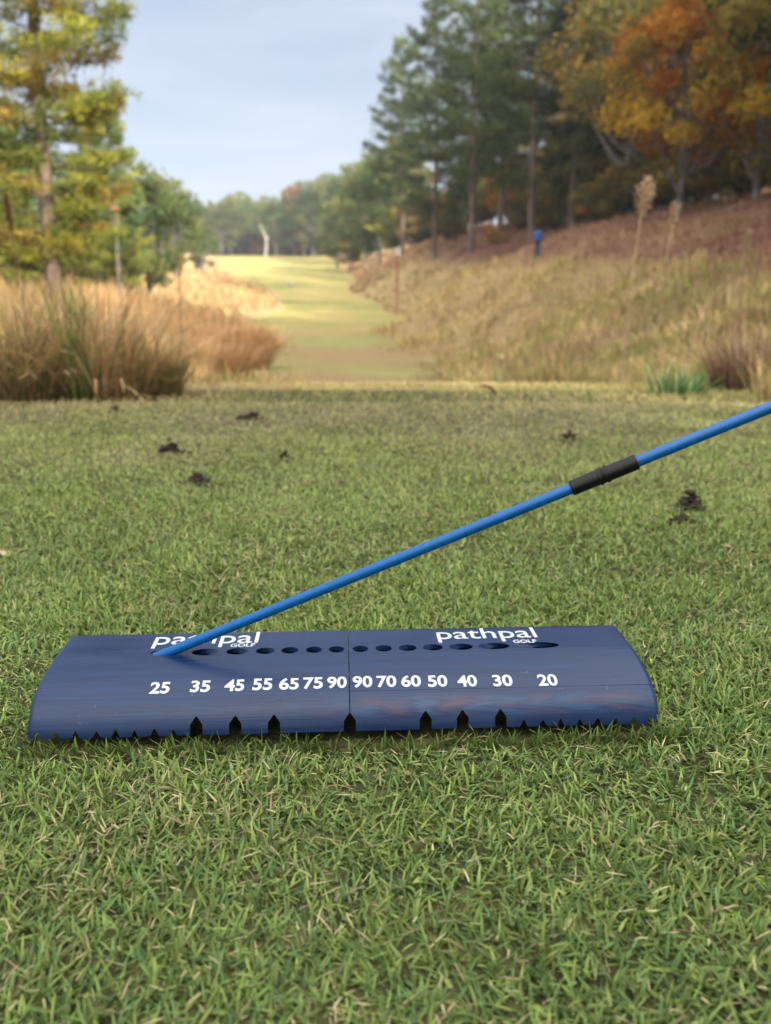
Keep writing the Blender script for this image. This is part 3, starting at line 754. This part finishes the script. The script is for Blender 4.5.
def broad_proto(name, H, Rad, base, cols, seed, nclus=42, per=230, leaf=.16, mat=M_leaf, bark=M_barkg, trunk_r=.2, flat=1.0, crad=.2):
    r = np.random.default_rng(seed); root = empty(name); T = Tubes()
    zs = np.linspace(-.6,H*.8,14); wx = .03*H*np.sin(zs/H*4+seed)*np.clip(zs/H,0,1)
    tp = np.stack([wx, .5*wx, zs],1); T.add(tp, np.interp(zs,[-.6,.3,H*.8],[trunk_r*1.3,trunk_r,.04]), 8)
    u = unit(r.normal(0,1,(nclus,3))); rr = r.uniform(.35,1,(nclus,1))**.6
    ch = H*(1-base)/2
    cen = u*rr*np.array([Rad*.85, Rad*.85, ch*.86*flat]); 
    cen[:,:2] *= (1-.35*np.clip(cen[:,2:]/ch,-.4,1)); cen[:,2] += H*base+ch
    cols = np.array(cols); C=[]; CC=[]
    for i in range(nclus):
        cr = Rad*crad*r.uniform(.7,1.5)
        m = int(per*r.uniform(.6,1.3))
        v = unit(r.normal(0,1,(m,3)))*(r.random((m,1))**.45)*cr*np.array([1.25,1.25,.75])
        C.append(cen[i]+v); bc = cols[r.integers(0,len(cols))]*r.uniform(.75,1.25)
        CC.append(np.tile(bc,(m,1))*r.uniform(.75,1.25,(m,1)))
        if i < nclus*.55:
            zb = H*r.uniform(base*.8, min(.75,base+.35)); p0 = np.array([np.interp(zb,zs,wx), .5*np.interp(zb,zs,wx), zb])
            q = np.linspace(0,1,5)[:,None]; pp = p0+(cen[i]-p0)*q; pp[:,2] -= (np.sin(q[:,0]*3.14)*.06*H)*(1 if cen[i][2]>zb else -.3)
            T.add(pp, np.interp(q[:,0],[0,1],[trunk_r*.38,.02]), 5)
    c = np.concatenate(C); cc = np.concatenate(CC); n = len(c)
    dv = unit(r.normal(0,1,(n,3))); sz = leaf*r.uniform(.6,1.4,(n,1))
    A = dv*sz*.55; B = unit(np.cross(dv, r.normal(0,1,(n,3))))*sz*.38
    V,Fq = quads(c,A,B)
    T.build('trunk', bark, root); mesh_np('crown', V, Fq, mat, np.repeat(cc,4,0), root)
    return root
placed = set()
def place(proto, px=None, d=None, label='', group=None, cat='tree', s=1, rz=0, x=None, sz=1, sink=0):
    if x is None: x = xat(px, d)
    o = proto if proto.name not in placed and not proto.get('used') else copy_tree(proto)
    proto['used'] = 1
    if 'used' in o.keys() and o is not proto: del o['used']
    o.location = (x, d, float(Hh(x,d))-sink); o.scale = (s,s,s*sz); o.rotation_euler = (0,0,rz)
    tag(o, label, cat, group)
    return o
YG = [(.24,.24,.038),(.17,.19,.040),(.30,.265,.040),(.11,.135,.035),(.23,.165,.04)]
DG = [(.050,.080,.020),(.038,.064,.020),(.085,.115,.026),(.028,.048,.018)]
MG = [(.10,.14,.045),(.13,.16,.05),(.08,.12,.045)]
p_left = pine_proto("pine_tree", 15.5, 1.95, .09, YG, 11, step=.42, per=6, tufts=56, need=.19, needw=.024, nper=13, trunk_r=.17, shape=.5, spread=.42)
p_dark = pine_proto('pine_tree', 25, 5.6, .16, DG, 21, step=.62, per=6, tufts=40, need=.44, needw=.075, nper=8, trunk_r=.28, shape=.6, spread=.32)
p_dark2 = pine_proto('pine_tree', 23, 4.8, .26, DG+MG[:1], 22, step=.72, per=6, tufts=36, need=.46, needw=.075, nper=8, trunk_r=.26, shape=.55, spread=.36)
p_mid = pine_proto('pine_tree', 18, 4.2, .12, MG+YG[:2], 23, step=.6, per=6, tufts=44, need=.46, needw=.11, nper=6, trunk_r=.2, shape=.6, spread=.36)
OR = [(.33,.125,.012),(.40,.19,.014),(.25,.12,.018),(.40,.27,.022),(.17,.13,.025),(.12,.12,.03)]
OL = [(.14,.13,.035),(.19,.16,.04),(.10,.105,.035),(.22,.16,.04)]
b_org = broad_proto('maple_tree', 15, 5.2, .05, OR, 31, 66, 280, .24, M_leafo, trunk_r=.2)
b_mix = broad_proto('maple_tree', 17, 5.4, .04, OR[2:]+OL, 32, 72, 250, .24, M_leafo, trunk_r=.22)
b_olive = broad_proto('oak_tree', 20, 6.0, .03, OL+DG, 33, 70, 260, .26, M_leaf, M_bark, trunk_r=.28)
b_far = broad_proto('broadleaf_tree', 18, 5.4, .02, MG+[(.15,.16,.06),(.09,.12,.05)], 34, 52, 150, .42, M_leaf, trunk_r=.25, crad=.26)
b_faro = broad_proto('broadleaf_tree', 16, 4.8, .02, [(.30,.19,.08),(.22,.18,.07),(.17,.16,.06)], 35, 46, 150, .42, M_leafo, trunk_r=.22, crad=.26)
b_bush = broad_proto('understory_shrub', 4.2, 2.6, .0, OL+[(.22,.12,.03),(.06,.07,.03)], 36, 40, 150, .2, M_leafo, trunk_r=.05, crad=.28)
b_yel = broad_proto('understory_shrub', 3.2, 1.8, .05, [(.42,.30,.03),(.34,.22,.03)], 37, 26, 120, .16, M_leafo, trunk_r=.04, crad=.28)

# left side
place(p_left, 57, 18.6, 'tall sunlit yellow green pine at the left edge, its bare trunk showing', rz=.4)
GL='sunlit trees standing left of the fairway'
place(p_mid, 98, 44, 'bushy pine right behind the tall left pine', GL, s=.52, rz=1)
place(b_far, 150, 60, 'rounded green tree between the left pine and the far tree line', GL, s=.55, rz=2)
place(p_mid, 120, 55, 'upright green pine in the middle of the left row', GL, s=.66, rz=2.2)
place(b_far, 178, 92, 'smaller green tree ending the left row toward the fairway', GL, s=.62, rz=.4)
place(p_mid, 20, 36, 'green pine seen through the gap left of the tall trunk', GL, s=.45, rz=4)
place(b_far, -30, 50, 'green tree cut by the left border of the photo', GL, s=.6, rz=3)
place(b_faro, 76, 48, 'thin tawny tree behind the trunk of the left pine', GL, s=.42, rz=3.3)
place(b_far, 55, 70, 'pale green tree far behind the left pine trunk', GL, s=.7, rz=5)
place(b_far, 205, 150, 'hazy green tree just left of the far end of the fairway', GL, s=.55, rz=5.2)
sh = broad_proto('autumn_sapling', 5.0, .35, .85, [(.34,.16,.06),(.28,.13,.045)], 41, 3, 22, .12, M_leafo, trunk_r=.03, crad=.3)
place(sh, 123, 33, 'slim sapling with a small tuft of orange leaves among the left trees', cat='sapling')
# far tree line
r2 = random.Random(5)
GF='trees of the far tree line'
FARL='hazy green tree in the far tree line behind the end of the fairway'
pxs = list(range(170, 352, 9))
for i, px in enumerate(pxs):
    d = r2.uniform(262, 300)+ (12 if i%2 else 0)
    top = np.interp(px, [170,200,215,235,250,290,320,350], [200,206,213,196,206,196,184,176])+r2.uniform(-4,4)
    x = xat(px,d); z = float(Hh(x,d)); hgt = HC+(310-top)/F_PX*d-z
    pr, hp = (b_faro,16) if i in (3,14) else ((p_mid,18) if i%4==1 else (b_far,18))
    place(pr, px, d, 'tawny autumn tree in the far tree line, '+('left' if i==3 else 'right')+' of the bare white snag' if pr is b_faro else FARL, GF, s=max(.45,hgt/hp), rz=r2.uniform(0,6))
for i, (px, d, top, pr) in enumerate([(338,190,200,b_far),(352,175,184,p_mid),(366,165,170,b_far),(380,150,160,b_far),(395,140,150,p_mid),(350,230,172,b_far),(372,215,160,b_far),(405,170,140,b_faro),(392,200,150,b_far),(412,128,190,b_faro)]):
    x = xat(px,d); z = float(Hh(x,d)); hgt = HC+(310-top)/F_PX*d-z
    place(pr, px, d, ['mid green','dark green','round green','pale green','tall mid green','hazy green','hazy rounded','tawny orange','hazy olive','low orange brown'][i]+' tree on the slope where the right woods meet the far line', 'trees climbing from the far line to the right woods', s=hgt/18, rz=i*1.7)
for i in range(32):
    place(b_bush, 165+i*6.8, 296+(i%3)*7, 'low dark thicket closing the foot of the far tree line', 'thickets under the far tree line', 'thicket', s=3.6+.6*(i%2), rz=i*1.3, sink=4)
# right woods, front row
GR='pines at the edge of the right woods'
place(p_dark, 528, 76, 'tallest dark pine of the right woods with a straight visible trunk', GR, rz=.3, s=1.25)
place(p_dark2, 470, 90, 'dark pine left of the tallest one with a pale lower trunk', GR, rz=1.3, s=1.25)
place(p_dark2, 402, 122, 'leftmost dark pine of the right woods, its branches against the sky', GR, rz=2.6, s=1.22)
place(p_dark, 434, 106, 'wide dark pine with low sweeping branches next to the leftmost pine', GR, rz=4.1, s=1.2)
place(p_dark2, 568, 76, 'slender dark pine right of the tallest one', GR, rz=5.0, s=1.25)
place(p_dark2, 497, 100, 'dark pine standing further back between two trunks', GR, rz=3.0, s=1.2)
place(p_mid, 598, 84, 'paler green pine where the pines meet the orange maples', GR, rz=.8, s=1.35)
GM='autumn trees on the right bank'
place(b_org, 672, 53, 'bright orange maple on top of the right bank', GM, rz=2.2, s=1.05)
place(b_mix, 622, 63, 'yellow brown maple between the pines and the orange maple', GM, rz=1.9, s=1.25)
place(b_org, 745, 49, 'orange maple at the right border of the photo', GM, rz=2.7, s=.95)
place(b_mix, 700, 66, 'olive and orange maple behind the two orange ones', GM, rz=4.2, s=1.25)
place(b_olive, 742, 60, 'dark olive oak towering at the right border', GM, rz=3.5, s=1.1, sz=1.05, cat='tree')
place(b_mix, 560, 98, 'brown leaved tree behind the pine trunks', GM, rz=3.9, s=.7)
place(b_org, 446, 124, 'small orange tree glowing between the pine trunks', GM, rz=5.1, s=.45)
place(b_org, 505, 112, 'orange tree deep behind the pine trunks', GM, rz=.9, s=.6)
GB='trees standing deeper in the right woods'
k=0
for px, d, pr, s in [(600,78,b_olive,.9),(645,66,b_olive,.95),(690,70,b_olive,1),(760,60,b_olive,1),(540,92,b_olive,.8),(475,100,b_olive,.62),(800,48,b_olive,.95),(845,50,b_mix,1),(820,62,p_dark2,.9)]:
    d *= float(np.interp(px,[470,600,800],[1.3,1.22,1.12])); s *= 1.15
    place(pr, px, d, 'dark tree trunk and crown deeper in the right woods', GB, rz=k*1.3, s=s); k+=1
for i,(px,d,s,pr) in enumerate([(588,50,.55,b_bush),(612,52,.7,b_bush),(668,50,.55,b_bush),(705,48,.6,b_bush),(740,46,.6,b_bush),(775,44,.7,b_bush),(545,66,.6,b_bush),(450,84,.7,b_bush),(420,95,.8,b_bush),(492,66,.5,b_yel),(640,51,.6,b_bush),(520,74,.7,b_bush)]):
    d *= float(np.interp(px,[430,530,600,700,775],[1.38,1.30,1.22,1.14,1.1]))
    s *= 1.2
    place(pr, px, d, ['brown','olive','dark','rusty','tangled','leafy','broad','low','far','bright yellow','shady','mid brown'][i]+' understory shrub under the right woods, '+['below the brown maple','left of the orange maple','under the orange maple','between the orange maples','under the dark oak','at the right border','right of the tallest pine trunk','left of the pale trunk','at the left end of the woods','between two pine trunks','at the foot of the bright maple','behind the tallest pine trunk'][i], 'understory shrubs', 'shrub', s=s, rz=i*2.1)
for k2,(px,d,s_) in enumerate([(430,104,1.5),(462,98,1.5),(490,95,1.6),(520,92,1.6),(552,88,1.6),(585,80,1.6),(615,74,1.6),(650,70,1.6),(685,66,1.6),(720,62,1.6),(755,58,1.6),(790,56,1.6),(600,64,1.1),(640,60,1.1),(680,57,1.1),(725,55,1.1),(765,52,1.1),(565,72,1.1),(535,78,1.1)]):
    d *= float(np.interp(px,[430,600,790],[1.3,1.22,1.12])); s_ *= 1.2
    place(b_bush, px, d, 'dense brown undergrowth thicket deep between the trunks of the right woods', 'undergrowth deep in the right woods', 'thicket', s=s_, rz=k2*1.9)
# woods continuing beyond the right of the frame and behind the camera; they shade the tee, small ones added to shade the near right bank
GS='woods continuing to the right and behind'
k=0
for x, d, pr, s in [(19,38,b_olive,1.1),(22,30,p_dark,1.),(19,24,b_olive,1.05),(21,17,p_dark2,1),(18,11,b_olive,1.1),(20,4,p_dark,1.),(18,-2,b_olive,1.),(26,34,b_olive,1.1),(27,21,b_olive,1.1),(26,8,b_olive,1.1),(25,0,p_dark,.95),
(9.3,-18,b_olive,1.05),(12.6,-22,b_olive,1.1),(16.5,-27,b_olive,1.1),(5,-24,b_olive,1.0),(13,-31,p_dark,1),(12,-7.5,b_olive,.33),(14.5,-6,b_olive,.36),(10.5,-10.5,b_olive,.30),(16,-8.5,b_olive,.34)]:
    place(pr, None, d, 'tree of the woods continuing right of and behind the tee', GS, rz=k*1.1, s=s, x=x); k+=1

# bare white snag at the far end
def snag():
    d = 255; px=267; x = xat(px,d); z=float(Hh(x,d)); o = Tubes()
    s = d/F_PX
    P_=[(0,0),(1,8),(1.5,16),(0,22),(-3,27)]; o.add([(a*s,0,b*s) for a,b in P_], [.38,.34,.3,.22,.12], 8)
    o.add([(1.5*s,0,16*s),(-1*s,.3,23*s),(-5*s,.4,31*s)], [.28,.2,.1], 7)
    o.add([(1*s,0,12*s),(3*s,.3,20*s)], [.25,.1], 6)
    ob = o.build('bare_tree', M_snag); ob.location=(x,d,z+.0); tag(ob,'bleached bare forked tree in front of the far tree line','dead tree')
snag()

# marker post, far sign and tee markers
g = ground_at(537, 259, 8); s = g[1]/F_PX/1.03; top_=26
post = empty('marker_post', (g[0], g[1], g[2])); tag(post, 'dark marker post with a blue cap on the reddish right bank', 'post')
t = Tubes(); t.add([(0,0,-.1),(0,0,(top_-9)*s)], [3.2*s,3.0*s], 12); t.build('shaft', M_postw, post)
t = Tubes(); t.add([(0,0,(top_-9)*s),(0,0,(top_-8.5)*s),(0,0,(top_-1.5)*s),(0,0,top_*s)], [3.3*s,4.6*s,4.6*s,3.0*s], 12); t.build('cap', M_postb, post, smooth=False)
d_=80; g = (xat(397,d_), d_, float(Hh(xat(397,d_),d_))); s = d_/F_PX; top_=max(10,(HC+(310-252)*s-g[2])/s); print('SIGN', top_)
sg = empty('small_sign', tuple(g)); tag(sg, 'small pale sign board on a reddish post at the edge of the right woods', 'sign')
t = Tubes(); t.add([(0,0,-.1),(0,0,(top_-6)*s)], [.9*s,.8*s], 8); t.build('sign_post', M_red, sg)
bm = bmesh.new(); bmesh.ops.create_cube(bm, size=1)
for v in bm.verts: v.co = Vector((v.co.x*6*s, v.co.y*.8*s, v.co.z*8*s+(top_-4)*s))
bmesh.ops.bevel(bm, geom=bm.edges[:], offset=.3*s, segments=2); bm_obj('sign_board', bm, M_sign, sg)
g = ground_at(291, 286, 20); s = g[1]/F_PX
mk = bmesh.new(); bmesh.ops.create_icosphere(mk, subdivisions=3, radius=3*s)
for v in mk.verts: v.co.z = max(-1.2*s, v.co.z*.8); v.co.x *= 1.2
o = bm_obj('tee_marker', mk, M_sign, smooth=True); o.location = (g[0], g[1], g[2]+1.2*s); tag(o, 'small rounded white marker far down the fairway', 'marker')

# ------------------------------------------------------------------ haze
hz = bmesh.new(); bmesh.ops.create_cube(hz, size=1)
for v in hz.verts: v.co = Vector((v.co.x*1500, 410+v.co.y*1000, 26+v.co.z*64))
mh = bpy.data.materials.new('haze_air'); mh.use_nodes = True; nt = mh.node_tree; nt.nodes.clear()
vo = nt.nodes.new('ShaderNodeVolumePrincipled'); vo.inputs['Color'].default_value = (.85,.9,1,1); vo.inputs['Density'].default_value = .0004; vo.inputs['Anisotropy'].default_value = .2
om = nt.nodes.new('ShaderNodeOutputMaterial'); nt.links.new(vo.outputs[0], om.inputs['Volume'])
USE_HAZE = True
if USE_HAZE:
    hb = bm_obj('haze', hz, mh); hb['kind'] = 'stuff'; hb['label'] = 'thin pale haze in the air over the hole'
else: hz.free()

# ------------------------------------------------------------------ light
SUN_AZ = math.atan2(.62, -.78)         # clockwise from +y
SUN_EL = R(27); SKY_BACK = 3.4; SKY_TOP = 2.6  # cloud brightened sunward and overhead, out of view, to fill the shaded tee
sun_d = bpy.data.lights.new('sun','SUN'); sun_d.energy = 4.8; sun_d.angle = R(.53); sun_d.color = (1,.89,.72)
sun = bpy.data.objects.new('sun', sun_d); link(sun)
dv = Vector((math.sin(SUN_AZ)*math.cos(SUN_EL), math.cos(SUN_AZ)*math.cos(SUN_EL), math.sin(SUN_EL)))
sun.rotation_euler = dv.to_track_quat('Z','Y').to_euler()
w = bpy.data.worlds.new('World'); S.world = w; w.use_nodes = True
N = w.node_tree.nodes; L = w.node_tree.links; bg = N['Background']
sky = N.new('ShaderNodeTexSky'); sky.sky_type = 'NISHITA'; sky.sun_disc = False; sky.sun_elevation = SUN_EL; sky.sun_rotation = SUN_AZ
sky.dust_density = 1.5; sky.air_density = 1.0; sky.ozone_density = 1.5
tc = N.new('ShaderNodeTexCoord'); mp = N.new('ShaderNodeMapping'); mp.inputs['Scale'].default_value = (1,1,4.5); mp.inputs['Rotation'].default_value=(0,.12,0)
nz = N.new('ShaderNodeTexNoise'); nz.inputs['Scale'].default_value = 2.6; nz.inputs['Detail'].default_value = 7; nz.inputs['Roughness'].default_value = .52; nz.inputs['Distortion'].default_value = .4
mr = N.new('ShaderNodeMapRange'); mr.inputs['From Min'].default_value = .3; mr.inputs['From Max'].default_value = .7; mr.inputs['To Min'].default_value = .6; mr.inputs['To Max'].default_value = 1.0
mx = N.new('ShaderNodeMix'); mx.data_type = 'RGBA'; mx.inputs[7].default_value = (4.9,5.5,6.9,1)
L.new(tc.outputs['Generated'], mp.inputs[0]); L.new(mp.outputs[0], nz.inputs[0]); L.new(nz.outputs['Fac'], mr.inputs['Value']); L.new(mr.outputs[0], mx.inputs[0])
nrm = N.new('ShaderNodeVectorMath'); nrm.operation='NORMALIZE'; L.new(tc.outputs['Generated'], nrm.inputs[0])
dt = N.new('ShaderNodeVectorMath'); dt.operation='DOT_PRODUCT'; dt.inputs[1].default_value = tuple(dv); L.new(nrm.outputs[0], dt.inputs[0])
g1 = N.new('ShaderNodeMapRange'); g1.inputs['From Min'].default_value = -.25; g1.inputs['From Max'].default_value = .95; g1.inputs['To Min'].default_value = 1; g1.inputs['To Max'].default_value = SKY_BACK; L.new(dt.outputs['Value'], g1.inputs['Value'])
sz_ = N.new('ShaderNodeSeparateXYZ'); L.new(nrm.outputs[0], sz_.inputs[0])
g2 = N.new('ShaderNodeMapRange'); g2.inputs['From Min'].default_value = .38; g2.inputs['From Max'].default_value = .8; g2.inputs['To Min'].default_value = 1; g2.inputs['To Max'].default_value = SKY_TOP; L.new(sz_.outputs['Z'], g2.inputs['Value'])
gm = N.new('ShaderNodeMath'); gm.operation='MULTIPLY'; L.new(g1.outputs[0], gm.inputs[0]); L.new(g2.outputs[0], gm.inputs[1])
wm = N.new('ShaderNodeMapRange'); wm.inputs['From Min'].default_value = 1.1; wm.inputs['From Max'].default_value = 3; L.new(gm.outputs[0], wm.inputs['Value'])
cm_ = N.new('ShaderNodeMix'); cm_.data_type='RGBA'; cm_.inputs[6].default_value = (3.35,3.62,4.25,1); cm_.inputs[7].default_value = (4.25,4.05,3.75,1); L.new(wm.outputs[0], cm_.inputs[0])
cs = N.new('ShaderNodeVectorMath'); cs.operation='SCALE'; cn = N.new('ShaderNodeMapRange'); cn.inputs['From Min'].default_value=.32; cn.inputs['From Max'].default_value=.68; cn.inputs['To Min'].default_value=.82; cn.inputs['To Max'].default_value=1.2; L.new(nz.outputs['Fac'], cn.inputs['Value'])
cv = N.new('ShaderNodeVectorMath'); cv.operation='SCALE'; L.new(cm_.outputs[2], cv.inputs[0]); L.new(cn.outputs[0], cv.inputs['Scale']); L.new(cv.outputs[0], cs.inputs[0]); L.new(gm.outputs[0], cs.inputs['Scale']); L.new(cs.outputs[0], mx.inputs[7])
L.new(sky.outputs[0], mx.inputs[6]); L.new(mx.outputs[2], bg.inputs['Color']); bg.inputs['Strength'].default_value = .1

S.view_settings.view_transform = 'Standard'; S.view_settings.look = 'None'; S.view_settings.gamma = 1
S.view_settings.exposure = 1.0
S.view_settings.use_curve_mapping = False
S.render.engine = 'CYCLES'
S.cycles.use_denoising = True
S.cycles.max_bounces = 6; S.cycles.diffuse_bounces = 3; S.cycles.glossy_bounces = 2; S.cycles.transmission_bounces = 3; S.cycles.volume_bounces = 0; S.cycles.transparent_max_bounces = 4
S.cycles.use_adaptive_sampling = True
for p in bpy.data.objects:
    if 'used' in p.keys(): del p['used']
